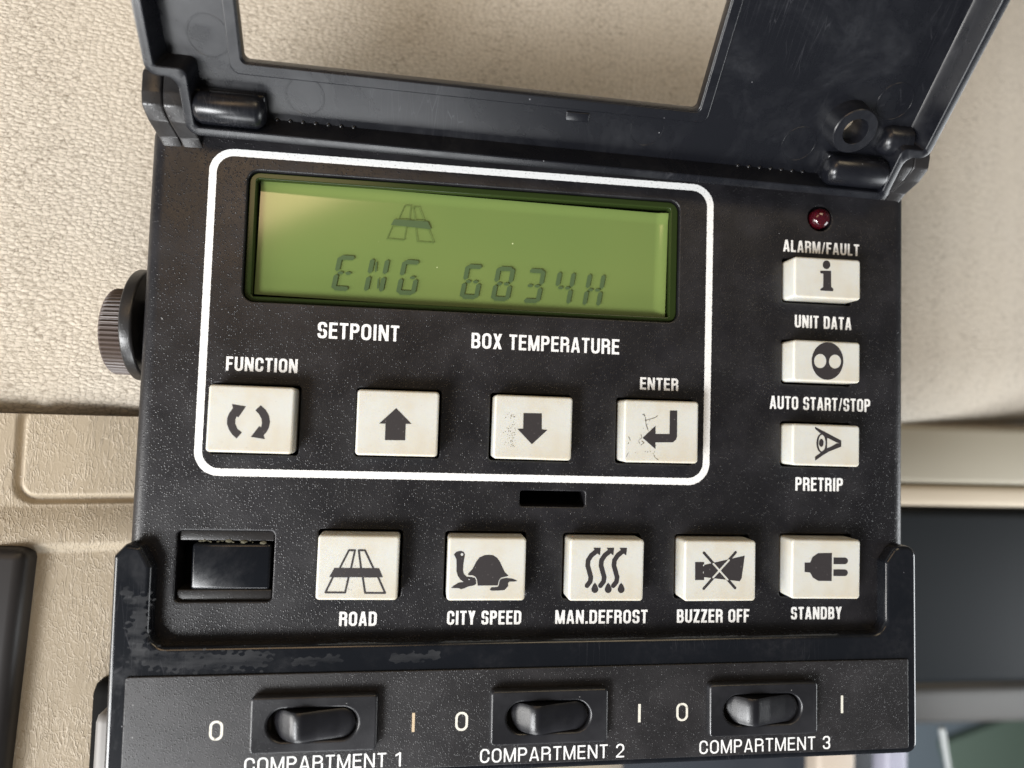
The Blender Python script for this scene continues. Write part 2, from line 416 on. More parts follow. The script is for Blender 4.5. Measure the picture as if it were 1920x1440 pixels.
n = N('dark red lens'); n.set(Base_Color=(.045, .003, .007), Roughness=.08, Subsurface_Weight=.3, Subsurface_Scale=.001, Coat_Weight=.5, Coat_Roughness=.05); M_LED = n.m
n = N('bronze grey knurled plastic'); n.set(Base_Color=(.078, .058, .050), Roughness=.42, Normal=n.bump(n.noise(1800, 3), .00005, .5)); M_KNOB = n.m

def fabric_mat():
    n = N('beige knitted fabric')
    warp = n.noise(90, 2); 
    mp = n.t.nodes.new('ShaderNodeVectorMath'); mp.operation = 'ADD'
    wn = n.t.nodes.new('ShaderNodeTexNoise'); wn.inputs['Scale'].default_value = 260; n.l(n.tc, wn.inputs['Vector'])
    sc = n.t.nodes.new('ShaderNodeVectorMath'); sc.operation = 'SCALE'; sc.inputs['Scale'].default_value = .0009; n.l(wn.outputs[1], sc.inputs[0])
    n.l(n.tc, mp.inputs[0]); n.l(sc.outputs[0], mp.inputs[1])
    m2 = n.t.nodes.new('ShaderNodeMapping'); m2.inputs['Scale'].default_value = (740, 1230, 300); m2.inputs['Rotation'].default_value = (0, 0, .05); n.l(mp.outputs[0], m2.inputs[0])
    d = n.voro(1, m2.outputs[0], .75); e = n.voro(1, m2.outputs[0], .75, 'DISTANCE_TO_EDGE')
    fz = n.noise(3000, 4, .75); fz2 = n.noise(1, 3, .6, n.map((900, 1900, 900), (0, 0, .05)))
    h = n.math('ADD', n.math('ADD', n.ramp(d, 0, .75, .55, 0), n.math('MULTIPLY', fz, .5)), n.math('MULTIPLY', fz2, .7))
    crev = n.math('MULTIPLY', n.ramp(e, .0, .13, 1, 0), n.ramp(fz2, .38, .60))
    tone = n.math('SUBTRACT', n.ramp(fz, .25, .75, .55, 1.1), n.math('MULTIPLY', crev, 1.05), None, True)
    c = n.mix(tone, (.315, .270, .212), (.685, .620, .525))
    c = n.mix(n.ramp(n.noise(38, 3, .6), .42, .72, 0, .45), c, (.58, .515, .42))
    n.set(Base_Color=c, Roughness=.9, Specular_IOR_Level=.15, Sheen_Weight=.25, Sheen_Roughness=.5, Normal=n.bump(h, .00040, .8))
    return n.m
M_FAB = fabric_mat()
def leather_mat(name, a, b, strength=1.):
    n = N(name)
    w = n.vadd(420, .0016)
    def lines(scale, sc, rot, wid, mask):
        m = n.t.nodes.new('ShaderNodeMapping'); m.inputs['Scale'].default_value = sc; m.inputs['Rotation'].default_value = (0, 0, rot); n.l(w, m.inputs[0])
        x = n.voro(scale, m.outputs[0], 1, 'DISTANCE_TO_EDGE'); return n.math('MULTIPLY', n.ramp(x, 0, wid, 1, 0), n.ramp(n.noise(mask, 2), .36, .58))
    r1 = n.math('MULTIPLY', n.ramp(n.math('ABSOLUTE', n.math('SUBTRACT', n.noise(900, 2, .5, n.map((1, .22, 1), (0, 0, -.65)), .6), .5)), 0, .05, 1, 0), n.ramp(n.noise(110, 2), .36, .62)); r2 = lines(1250, (1, .5, 1), .35, .12, 200); r3 = n.noise(2400, 3, .65)
    h = n.math('ADD', n.math('ADD', r1, n.math('MULTIPLY', r2, .55)), n.math('MULTIPLY', r3, .35))
    c = n.mix(n.ramp(h, -.2, 1.4), a, b)
    n.set(Base_Color=c, Roughness=.5, Specular_IOR_Level=.4, Normal=n.bump(h, .00010, strength))
    return n.m
M_LEA = leather_mat('beige leather grained plastic', (.375, .310, .222), (.445, .375, .282), .9)
M_LEA2 = leather_mat('tan leather grained plastic', (.375, .290, .200), (.46, .37, .27), .8)
M_TAUPE = plain('taupe plastic', (.33, .30, .235), .55)
M_DARK = plain('dark grey trim', (.020, .018, .018), .45)
M_SCREEN = plain('blue black screen', (.006, .008, .010), .55, .25)

# ---------------------------------------------------------------- background: upholstery and dashboard
def grid_mesh(xs, ys, zf, smooth=True):
    V = []; F = []; nx = len(xs)
    for y in ys:
        for x in xs: V.append((x, y, zf(x, y)))
    for j in range(len(ys)-1):
        for i in range(nx-1): a = j*nx+i; F.append([a, a+1, a+nx+1, a+nx])
    return mesh_from(V, F, smooth)
def zback(x): return -26-.20*(x+80)
def zfab(x, y):
    e = y+21.5-.026*(x+80)
    z = -26-.13*(x+80)-.0006*max(0, x-60)**2
    R_ = 9+.05*(x+80)
    if e < R_:
        k = max(0., min(1., (R_-e)/R_)); z -= (R_*.50)*(1-math.sqrt(max(0., 1-k*k)))
    return z
xs = np.linspace(-170, 330, 101); ys = np.concatenate([np.linspace(-28, 12, 54), np.linspace(14, 260, 50)])
fab = link('seat_upholstery', grid_mesh(xs, ys, zfab), M_FAB)
tag(fab, 'beige knitted fabric upholstery filling the space behind and above the control panel', 'upholstery')

INS = (-92.2, -39.0, 60, -19, 3.5)
def inset_d(x, y):
    qx = abs(x-(INS[0]+INS[2])/2)-(INS[2]-INS[0])/2+3.5; qy = abs(y-(INS[1]+INS[3])/2)-(INS[3]-INS[1])/2+3.5
    return math.hypot(max(qx, 0), max(qy, 0))+min(max(qx, qy), 0)-3.5
def zdash(x, y):
    z = zback(x)+1.5-.06*(x+80)*(x > -80)
    d = inset_d(x, y)
    g = abs(d)
    if g < 1.0: z -= 1.1*(1-(g/1.0)**2)
    if d < 0: z += .5*min(1, -d/1.2)
    if x > 55 and y < -43: z -= min(110, (-43-y)*6)*min(1, (x-55)/15)
    if y < -40.5:
        k = min(1, (-40.5-y)/7.0); z += 1.6*math.sin(k*math.pi*.5)
    if y < -48:
        k = min(1, (-48-y)/2.5); z -= 1.6*(k*k*(3-2*k))
    return z
xs = np.concatenate([np.linspace(-170, -102, 18), np.linspace(-100, -48, 131), np.linspace(-44, 330, 60)]); ys = np.concatenate([np.linspace(-150, -62, 45), np.linspace(-60, -21.0, 118)])
dash = link('dashboard', grid_mesh(xs, ys, zdash), M_LEA); tag(dash, 'beige leather grained dashboard below the fabric seam with a rounded inset cover', 'dashboard')
tp = bevel_box('trim_panel', (-34, -70, 0), (68, 140, 18), 2.5, M_DARK, None); tp.location = Vector((-87.8, -48.6, -27))*S; tp.rotation_euler = (0, 0, math.radians(-2.6))
tag(tp, 'dark grey plastic trim panel let into the dashboard at the left edge', 'trim panel')
blk = tag(empty('grey_block', (-55, -106, -27)), 'small dark grey block partly hidden behind the switch unit, lower left', 'block')
bevel_box('block_shade', (0, 2, 0), (42, 54, 9), 3, M_VOID, blk); bevel_box('block_cap', (-.5, 0, 7), (31, 52, 14), 2, plain('mid grey plastic', (.20, .19, .18), .45), blk)  # wider near-black block added in place of the shadow gap round the cap
rail = tag(empty('dashboard_rail', (206, -26, -76)), 'taupe dashboard rail with a pale lower lip, to the right of the control panel', 'rail')
bevel_box('rail_face', (0, 0, 0), (230, 18.5, 16), 2, M_TAUPE, rail); bevel_box('rail_lip', (0, -13.2, .5), (230, 6.6, 14), 1.8, plain('pale cream plastic', (.50, .43, .33), .5), rail)
tag(bevel_box('dark_screen', (235, -75, -92), (230, 59, 16), 3, M_SCREEN, None), 'blurred blue black screen housing to the right of the switch unit', 'screen')
tag(bevel_box('grey_ledge', (290, -153, -190), (330, 17, 12), 3, plain('grey plastic', (.085, .082, .078), .6), None), 'blurred grey ledge under the dark screen', 'ledge')
tag(bevel_box('blue_panel', (400, -240, -335), (500, 90, 10), 3, plain('slate blue plastic', (.10, .125, .145), .6), None), 'blurred slate blue panel below the grey ledge', 'panel')
gp = bevel_box('green_panel', (0, 0, 0), (300, 120, 8), 2, plain('dull green plastic', (.080, .115, .090), .6), None); gp.location = Vector((524, -249, -327))*S; gp.rotation_euler = (0, 0, math.radians(17))
tag(gp, 'blurred dull green panel in the lower right corner', 'panel')
lev = lathe('silver_lever', [(.01, 0), (.9, .1), (1.25, 1.0), (.8, 40), (.01, 40)], plain('bright metal', (.30, .32, .32), .35), None, n=20)
lev.matrix_world = Matrix.Translation(Vector((192.6, -131, -112))*S) @ Matrix.Rotation(math.radians(97), 4, 'X') @ Matrix.Rotation(math.radians(15), 4, 'Y')
tag(lev, 'thin silver lever standing in front of the green panel', 'lever')
tag(bevel_box('beige_post', (147, -158, -112), (15, 50, 10), 2, plain('cream plastic', (.52, .44, .36), .5), None), 'blurred cream post under the right half of the switch unit', 'post')
tag(bevel_box('lilac_post', (171, -158, -112), (9, 50, 10), 2, plain('lilac grey plastic', (.34, .34, .42), .5), None), 'blurred lilac grey post between the cream post and the silver lever', 'post')
tag(bevel_box('footwell_panel', (120, -175, -128), (134, 90, 6), 2, plain('dark slate plastic', (.03, .035, .045), .5), None), 'dark slate footwell panel behind the cream and lilac posts', 'panel')

# ---------------------------------------------------------------- control panel
ICON = json.loads('''{"road":[["S",1,0.363,[[-1.773,3.236],[-0.677,3.243],[-1.265,-0.223],[-3.37,-0.23]],1],["S",1,0.363,[[0.015,3.248],[1.157,3.256],[2.931,-0.208],[0.605,-0.216]],1],["P",1,[[-4.286,-0.05],[3.895,-0.02],[4.68,-1.724],[-5.17,-1.743]]],["S",1,0.363,[[-4.421,-1.609],[-5.702,-4.559],[-2.127,-4.562],[-1.592,-1.603]],1],["S",1,0.363,[[0.946,-1.598],[1.527,-4.616],[5.204,-4.619],[3.753,-1.592]],1]],"city":[["P",1,[[-3.622,-0.947],[-2.705,0.1],[-2.11,1.358],[-1.501,2.2],[-0.557,2.625],[0.293,2.714],[1.15,2.614],[1.915,2.114],[2.473,1.38],[3.045,0.226],[3.5,-0.614],[4.217,-1.243],[3.74,-1.401],[2.782,-1.613],[2.369,-2.086],[2.187,-3.082],[-1.643,-3.116],[-1.84,-1.988],[-2.122,-1.466],[-2.661,-1.206],[-3.509,-1.156]]],["P",1,[[-6.387,2.747],[-5.879,3.272],[-5.145,3.434],[-4.504,3.229],[-4.275,2.707],[-4.405,1.87],[-4.528,0.825],[-4.545,-0.219],[-4.362,-0.949],[-3.818,-1.417],[-2.862,-1.52],[-2.221,-1.675],[-1.992,-2.197],[-1.971,-2.823],[-2.386,-3.085],[-3.437,-3.294],[-4.166,-3.606],[-4.791,-3.814],[-5.22,-3.606],[-6.746,-3.554],[-6.185,-3.087],[-5.361,-2.566],[-4.365,-2.409],[-4.957,-2.045],[-5.511,-1.265],[-5.807,-0.328],[-5.815,0.819],[-5.882,1.862],[-6.164,2.383]]],["P",1,[[2.789,-1.823],[3.748,-1.664],[4.824,-1.767],[5.475,-1.976],[5.967,-2.239],[5.272,-2.345],[4.413,-2.346],[4.153,-2.609],[4.222,-3.134],[3.81,-3.659],[3.498,-3.952],[2.325,-4.057],[0.938,-4.056],[0.664,-3.815],[0.971,-3.428],[1.77,-3.397],[2.248,-3.323],[2.443,-2.715],[2.48,-2.191]]],["P",-1,[[-4.582,2.737],[-4.6,2.633],[-4.656,2.544],[-4.744,2.485],[-4.848,2.464],[-4.954,2.484],[-5.045,2.542],[-5.107,2.63],[-5.132,2.734],[-5.114,2.838],[-5.058,2.926],[-4.971,2.986],[-4.867,3.007],[-4.761,2.987],[-4.67,2.929],[-4.607,2.841]]],["P",-1,[[-3.217,-1.969],[-3.239,-2.043],[-3.301,-2.088],[-3.379,-2.088],[-3.444,-2.043],[-3.471,-1.969],[-3.449,-1.896],[-3.387,-1.85],[-3.309,-1.85],[-3.244,-1.896]]]],"defrost":[["S",1,0.94,[[-3.861,-2.997],[-3.273,-2.25],[-3.162,-1.396],[-3.523,-0.223],[-3.86,0.844],[-3.798,1.859],[-3.181,2.825],[-2.311,3.527]],0],["P",1,[[-2.83,4.295],[-1.353,4.306],[-1.461,2.836],[-1.97,3.186],[-2.54,3.794]]],["P",1,[[-2.327,-2.441],[-1.963,-2.836],[-1.701,-3.384],[-1.635,-3.543],[-1.609,-3.712],[-1.623,-3.882],[-1.676,-4.043],[-1.766,-4.184],[-1.888,-4.298],[-2.033,-4.378],[-2.194,-4.419],[-2.361,-4.419],[-2.524,-4.378],[-2.673,-4.298],[-2.8,-4.184],[-2.897,-4.042],[-2.959,-3.882],[-2.981,-3.712],[-2.963,-3.543],[-2.905,-3.384],[-2.671,-2.836]]],["S",1,0.94,[[-1.194,-2.995],[-0.602,-2.247],[-0.49,-1.391],[-0.852,-0.215],[-1.19,0.854],[-1.126,1.873],[-0.504,2.841],[0.37,3.545]],0],["P",1,[[-0.15,4.315],[1.334,4.326],[1.224,2.851],[0.713,3.203],[0.14,3.812]]],["P",1,[[0.348,-2.438],[0.714,-2.834],[0.976,-3.383],[1.042,-3.543],[1.069,-3.713],[1.055,-3.883],[1.0,-4.044],[0.91,-4.186],[0.788,-4.3],[0.641,-4.381],[0.48,-4.422],[0.312,-4.422],[0.149,-4.38],[-0.001,-4.3],[-0.129,-4.185],[-0.226,-4.044],[-0.288,-3.883],[-0.31,-3.713],[-0.292,-3.543],[-0.234,-3.383],[0.001,-2.834]]],["S",1,0.94,[[1.397,-2.994],[1.993,-2.244],[2.106,-1.386],[1.743,-0.207],[1.405,0.865],[1.47,1.886],[2.096,2.857],[2.975,3.562]],0],["P",1,[[2.453,4.334],[3.944,4.345],[3.832,2.867],[3.319,3.219],[2.745,3.829]]],["P",1,[[2.947,-2.436],[3.314,-2.832],[3.577,-3.383],[3.643,-3.543],[3.67,-3.713],[3.656,-3.884],[3.601,-4.046],[3.51,-4.188],[3.387,-4.302],[3.24,-4.383],[3.077,-4.424],[2.909,-4.424],[2.745,-4.382],[2.594,-4.302],[2.466,-4.187],[2.368,-4.045],[2.307,-3.884],[2.284,-3.713],[2.303,-3.543],[2.361,-3.383],[2.598,-2.833]]]],"buzzer":[["P",1,[[-5.306,1.725],[-3.438,1.734],[-3.376,-1.812],[-5.242,-1.815]]],["P",1,[[-3.508,1.133],[5.077,3.008],[4.497,-1.416],[4.097,-2.075],[-3.178,-1.267],[-3.466,-1.267]]],["S",2,0.534,[[-3.492,3.537],[3.124,-3.391]],0],["S",2,0.534,[[3.134,3.634],[-3.427,-3.5]],0],["S",-1,0.385,[[-1.487,1.36],[1.525,-1.75]],0],["S",-1,0.385,[[1.756,2.088],[-1.5,-1.318]],0],["P",-1,[[-3.403,1.057],[-3.441,0.918],[-3.538,0.86],[-3.637,0.917],[-3.68,1.056],[-3.642,1.195],[-3.545,1.253],[-3.446,1.196]]],["P",-1,[[-3.471,-0.34],[-3.495,-0.495],[-3.559,-0.559],[-3.626,-0.495],[-3.655,-0.341],[-3.631,-0.187],[-3.567,-0.123],[-3.501,-0.186]]]],"info":[["P",1,[[0.543,2.871],[0.534,2.728],[0.505,2.587],[0.455,2.452],[0.387,2.326],[0.302,2.213],[0.203,2.114],[0.091,2.033],[-0.031,1.971],[-0.159,1.93],[-0.29,1.912],[-0.422,1.915],[-0.55,1.941],[-0.672,1.988],[-0.785,2.056],[-0.886,2.143],[-0.973,2.247],[-1.043,2.364],[-1.094,2.493],[-1.126,2.63],[-1.138,2.771],[-1.129,2.914],[-1.099,3.055],[-1.05,3.19],[-0.982,3.316],[-0.897,3.429],[-0.798,3.528],[-0.686,3.609],[-0.565,3.671],[-0.437,3.712],[-0.305,3.732],[-0.174,3.728],[-0.045,3.703],[0.077,3.655],[0.191,3.587],[0.292,3.5],[0.378,3.397],[0.448,3.279],[0.5,3.15],[0.532,3.013]]],["P",1,[[-1.682,1.516],[0.727,1.609],[0.754,-1.747],[1.252,-2.186],[1.194,-2.655],[-1.646,-2.635],[-1.649,-2.287],[-1.036,-1.904],[-0.999,0.949],[-1.677,0.969]]]],"auto":[["P",1,[[3.589,0.246],[3.573,-0.162],[3.518,-0.568],[3.425,-0.966],[3.296,-1.352],[3.131,-1.722],[2.933,-2.072],[2.704,-2.398],[2.446,-2.696],[2.163,-2.963],[1.856,-3.197],[1.531,-3.394],[1.19,-3.553],[0.836,-3.672],[0.475,-3.749],[0.11,-3.784],[-0.256,-3.777],[-0.617,-3.727],[-0.971,-3.635],[-1.313,-3.503],[-1.64,-3.331],[-1.948,-3.122],[-2.234,-2.878],[-2.494,-2.601],[-2.726,-2.295],[-2.928,-1.962],[-3.096,-1.608],[-3.23,-1.234],[-3.328,-0.846],[-3.389,-0.448],[-3.412,-0.043],[-3.397,0.363],[-3.344,0.766],[-3.253,1.163],[-3.126,1.548],[-2.964,1.917],[-2.768,2.267],[-2.541,2.593],[-2.286,2.892],[-2.004,3.161],[-1.7,3.396],[-1.375,3.596],[-1.035,3.757],[-0.682,3.879],[-0.32,3.959],[0.046,3.997],[0.412,3.992],[0.776,3.944],[1.131,3.854],[1.476,3.723],[1.805,3.552],[2.115,3.343],[2.403,3.098],[2.666,2.82],[2.9,2.513],[3.103,2.179],[3.273,1.821],[3.408,1.445],[3.507,1.055],[3.567,0.653]]],["P",-1,[[-0.192,0.09],[-0.207,-0.141],[-0.255,-0.368],[-0.334,-0.585],[-0.443,-0.786],[-0.579,-0.967],[-0.739,-1.124],[-0.918,-1.251],[-1.113,-1.348],[-1.318,-1.41],[-1.528,-1.436],[-1.739,-1.427],[-1.945,-1.381],[-2.141,-1.301],[-2.322,-1.187],[-2.484,-1.044],[-2.622,-0.874],[-2.734,-0.682],[-2.817,-0.473],[-2.868,-0.251],[-2.887,-0.022],[-2.872,0.209],[-2.825,0.435],[-2.747,0.652],[-2.638,0.853],[-2.503,1.034],[-2.343,1.191],[-2.164,1.319],[-1.97,1.416],[-1.765,1.479],[-1.554,1.506],[-1.343,1.497],[-1.137,1.452],[-0.941,1.371],[-0.759,1.258],[-0.597,1.115],[-0.458,0.945],[-0.345,0.753],[-0.262,0.542],[-0.211,0.32]]],["P",-1,[[3.071,0.109],[3.056,-0.117],[3.009,-0.339],[2.931,-0.551],[2.823,-0.749],[2.688,-0.926],[2.53,-1.079],[2.353,-1.204],[2.161,-1.299],[1.958,-1.36],[1.75,-1.386],[1.542,-1.376],[1.339,-1.332],[1.146,-1.253],[0.967,-1.142],[0.807,-1.002],[0.671,-0.836],[0.56,-0.648],[0.479,-0.442],[0.428,-0.225],[0.41,-0.0],[0.425,0.225],[0.472,0.447],[0.55,0.659],[0.657,0.856],[0.791,1.034],[0.948,1.187],[1.125,1.313],[1.318,1.408],[1.52,1.469],[1.728,1.496],[1.937,1.487],[2.14,1.443],[2.334,1.364],[2.513,1.254],[2.673,1.113],[2.81,0.947],[2.921,0.758],[3.003,0.553],[3.053,0.334]]]],"pretrip":[["P",1,[[0.132,0.452],[0.12,0.141],[0.08,-0.164],[0.013,-0.454],[-0.08,-0.723],[-0.196,-0.963],[-0.333,-1.169],[-0.486,-1.336],[-0.653,-1.459],[-0.829,-1.536],[-1.01,-1.565],[-1.191,-1.545],[-1.368,-1.477],[-1.537,-1.362],[-1.693,-1.203],[-1.833,-1.004],[-1.952,-0.77],[-2.05,-0.507],[-2.121,-0.221],[-2.167,0.081],[-2.184,0.392],[-2.172,0.703],[-2.133,1.007],[-2.066,1.297],[-1.973,1.566],[-1.858,1.806],[-1.721,2.013],[-1.568,2.18],[-1.401,2.304],[-1.225,2.382],[-1.044,2.412],[-0.863,2.392],[-0.685,2.324],[-0.516,2.21],[-0.36,2.05],[-0.22,1.851],[-0.1,1.617],[-0.002,1.353],[0.07,1.066],[0.115,0.763]]],["P",-1,[[-0.198,0.444],[-0.205,0.177],[-0.232,-0.084],[-0.277,-0.333],[-0.339,-0.562],[-0.416,-0.768],[-0.508,-0.944],[-0.611,-1.086],[-0.723,-1.191],[-0.842,-1.256],[-0.964,-1.28],[-1.086,-1.262],[-1.205,-1.203],[-1.319,-1.103],[-1.425,-0.967],[-1.519,-0.795],[-1.6,-0.594],[-1.666,-0.368],[-1.715,-0.122],[-1.746,0.137],[-1.758,0.403],[-1.751,0.67],[-1.724,0.93],[-1.68,1.179],[-1.618,1.408],[-1.54,1.614],[-1.449,1.79],[-1.346,1.933],[-1.234,2.039],[-1.115,2.104],[-0.993,2.129],[-0.871,2.111],[-0.751,2.052],[-0.637,1.953],[-0.531,1.816],[-0.437,1.644],[-0.356,1.443],[-0.29,1.216],[-0.241,0.97],[-0.21,0.71]]],["P",1,[[-0.613,0.49],[-0.618,0.361],[-0.636,0.236],[-0.666,0.117],[-0.707,0.006],[-0.758,-0.093],[-0.819,-0.178],[-0.886,-0.247],[-0.96,-0.298],[-1.038,-0.33],[-1.118,-0.342],[-1.198,-0.334],[-1.276,-0.306],[-1.351,-0.258],[-1.42,-0.193],[-1.482,-0.111],[-1.535,-0.015],[-1.578,0.093],[-1.609,0.211],[-1.629,0.335],[-1.637,0.463],[-1.631,0.591],[-1.614,0.716],[-1.584,0.836],[-1.543,0.946],[-1.492,1.045],[-1.432,1.13],[-1.364,1.199],[-1.29,1.25],[-1.212,1.282],[-1.132,1.295],[-1.052,1.287],[-0.974,1.259],[-0.899,1.212],[-0.83,1.146],[-0.768,1.065],[-0.715,0.968],[-0.672,0.86],[-0.64,0.742],[-0.621,0.618]]],["P",1,[[-0.099,1.698],[0.146,1.648],[0.166,-0.798],[-0.078,-0.804]]],["P",1,[[-2.555,3.734],[3.25,1.105],[3.254,0.534],[2.296,0.646],[0.208,1.536],[-1.386,2.459],[-2.49,3.281]]],["P",1,[[3.254,0.557],[3.259,-0.173],[0.597,-1.242],[-0.738,-2.047],[-2.406,-3.185],[-2.462,-2.394],[-1.351,-1.608],[-0.383,-0.811],[1.078,-0.206],[2.297,0.509]]]],"function":[["P",1,[[-3.415,2.699],[-0.936,2.371],[-2.166,0.282],[-2.471,0.477],[-2.687,-0.143],[-2.647,-0.96],[-2.21,-1.867],[-1.394,-2.457],[-2.273,-3.605],[-3.092,-2.913],[-3.724,-2.013],[-4.117,-1.004],[-4.138,0.017],[-3.869,0.945],[-3.231,1.937]]],["P",1,[[1.673,2.663],[2.605,1.87],[3.249,0.861],[3.505,-0.366],[3.354,-1.399],[2.996,-2.231],[2.479,-2.861],[2.76,-3.571],[0.221,-3.23],[1.607,-1.193],[1.964,-1.388],[2.076,-0.614],[1.938,0.203],[1.454,1.01],[0.777,1.708]]]],"up":[["P",1,[[-0.375,2.85],[2.627,-0.041],[1.53,-0.074],[1.544,-3.199],[-2.246,-3.248],[-2.264,-0.155],[-3.455,-0.159]]]],"down":[["P",1,[[-2.027,2.778],[1.583,2.849],[1.672,-0.261],[2.827,-0.314],[-0.179,-3.221],[-3.131,-0.313],[-1.991,-0.237]]]],"enter":[["P",1,[[1.667,4.266],[3.189,4.315],[3.232,-0.871],[3.015,-1.54],[2.391,-2.054],[-1.221,-2.149],[-1.193,-3.469],[-3.863,-1.307],[-1.256,1.156],[-1.222,-0.464],[1.668,-0.416]]]],"standby":[["P",1,[[-4.727,1.309],[-3.525,1.315],[-3.054,2.433],[-1.856,3.222],[1.171,3.308],[1.216,-2.353],[-1.685,-2.357],[-2.896,-1.691],[-3.506,-0.69],[-4.708,-0.583]]],["P",1,[[1.543,2.391],[3.977,2.405],[4.184,2.379],[4.374,2.3],[4.532,2.175],[4.646,2.014],[4.706,1.831],[4.707,1.639],[4.649,1.455],[4.538,1.293],[4.381,1.167],[4.193,1.086],[3.987,1.058],[1.553,1.047]]],["P",1,[[1.561,-0.005],[3.994,0.003],[4.2,-0.023],[4.39,-0.102],[4.548,-0.227],[4.662,-0.388],[4.722,-0.572],[4.723,-0.763],[4.665,-0.947],[4.554,-1.108],[4.398,-1.234],[4.209,-1.314],[4.003,-1.342],[1.572,-1.347]]]],"enter_dirt":[["S",1,0.15,[[-3.682,3.454],[-3.38,2.691],[-3.242,1.593],[-3.057,0.938],[-2.755,0.176]],0],["S",1,0.128,[[-3.198,2.201],[-2.29,2.482],[-1.381,2.753],[-0.873,3.156]],0],["S",1,0.107,[[-4.021,3.333],[-3.447,3.13]],0],["S",1,0.096,[[-6.762,-1.145],[-6.407,-1.793],[-6.842,-2.571]],0],["S",1,0.096,[[-7.124,-5.094],[-6.692,-4.209]],0],["S",1,0.107,[[-4.219,-0.636],[-4.034,-1.29],[-4.704,-1.857],[-4.462,-2.509]],0],["S",1,0.118,[[-4.02,-1.949],[-3.557,-2.266],[-4.173,-2.721]],0],["S",1,0.107,[[-1.69,-4.306],[-1.215,-5.173],[-0.519,-5.651]],0]],"lcd":[["P",1,[[-15.451,20.367],[-8.757,20.38],[-7.978,18.813],[-16.071,19.203]]],["S",1,0.214,[[-13.517,23.336],[-12.275,23.375],[-12.455,20.522],[-14.643,20.373]],1],["S",1,0.214,[[-11.836,23.161],[-10.639,23.196],[-9.484,20.527],[-11.254,20.407]],1],["S",1,0.214,[[-15.732,19.031],[-16.765,16.336],[-13.343,16.263],[-12.978,19.215]],1],["S",1,0.214,[[-11.156,19.043],[-10.712,16.139],[-7.399,16.105],[-8.556,18.824]],1]]}''')
CP = tag(empty('control_panel', (17, -14, -16)), 'black refrigeration control panel with green display, white buttons and its lid open', 'control panel')
base = -Vector((17, -14, -16))*S
def put(o): o.location = base; return o     # parts are modelled in panel millimetres, origin at the middle of the white border
BT = {'function': (-39.9, -20.56), 'up': (-13.0, -20.46), 'down': (13.1, -20.55), 'enter': (38.9, -20.57), 'info': (74.1, 12.24), 'auto': (74.1, -5.1), 'pretrip': (74.1, -22.4),
      'road': (-19.3, -47.6), 'city': (4.9, -47.74), 'defrost': (28.4, -47.87), 'buzzer': (51.6, -47.9), 'standby': (74.3, -47.53)}
BS = {k: (15.4, 12.4) for k in BT}
for k in ('info', 'auto', 'pretrip'): BS[k] = (14.8, 8.5)
for k in ('road', 'city', 'defrost', 'buzzer', 'standby'): BS[k] = (15.0, 12.0)
def bx(k, g, r): x, y = BT[k]; w, h = BS[k]; return (x-w/2-g, y-h/2-g, x+w/2+g, y+h/2+g, r)
LCDH = (-43.5, 2.0, 43.4, 27.6, 2.2)
holes = [bx(k, .5, .7) for k in BT]+[LCDH, (11.4, -36.2, 24.65, -33.1, .6), (-52.9, -54.8, -35.3, -41.6, 1.0), (74.6-2.7, 26.0-2.7, 74.6+2.7, 26.0+2.7, 2.69)]
house = put(shell('housing', (-61.8, -70, 95.1, 36.5, 3.4), holes, 0, -8, 3.0, .3, M_FACE, CP))
put(plate('rear_case', [rr(-56, -66, 92, 34, 3)], -22, -6.5, .8, M_VOID, CP))

def sub(o, parent):                         # child of a part that already carries the offset
    o.parent = parent; return o
def printed(text, x0, x1, y0, y1, t=.5, mat=None):
    return sub(lettering('printed_word', text, x0, x1, y0, y1, t, .035, mat or M_WHITE, None), house)
o = ink('printed_border', lambda X, Y: np.maximum(sd_rr(X, Y, -50.68, -31.38, 50.68, 31.38, 4.6), -sd_rr(X, Y, -49.28, -29.98, 49.28, 29.98, 3.3))+wobble(X, Y, .05, 11)+wobble(Y, X, .04, 23), (-52, -33, 52, 33), .14, .03, M_WHITE, None); sub(o, house)
printed('SETPOINT', -29.1, -13.5, -4.5, -1.35, .56)
printed('BOX TEMPERATURE', .75, 31.0, -5.15, -2.05, .54)
printed('FUNCTION', -45.75, -32.55, -11.45, -8.75, .50)
printed('ENTER', 35.55, 43.7, -12.15, -9.6, .48)
printed('ALARM/FAULT', 66.3, 83.7, 18.35, 20.9, .46)
printed('UNIT DATA', 69.1, 82.0, 2.25, 4.95, .48)
printed('AUTO START/STOP', 63.7, 86.4, -15.15, -12.4, .46)
printed('PRETRIP', 69.6, 80.25, -32.1, -29.3, .48)
printed('ROAD', -22.7, -15.65, -59.4, -56.7, .50)
printed('CITY SPEED', -2.2, 12.4, -59.3, -56.6, .50)
printed('MAN.DEFROST', 19.2, 38.15, -59.25, -56.55, .50)
printed('BUZZER OFF', 44.3, 59.8, -59.2, -56.5, .50)
printed('STANDBY', 68.9, 80.2, -58.65, -56.1, .48)

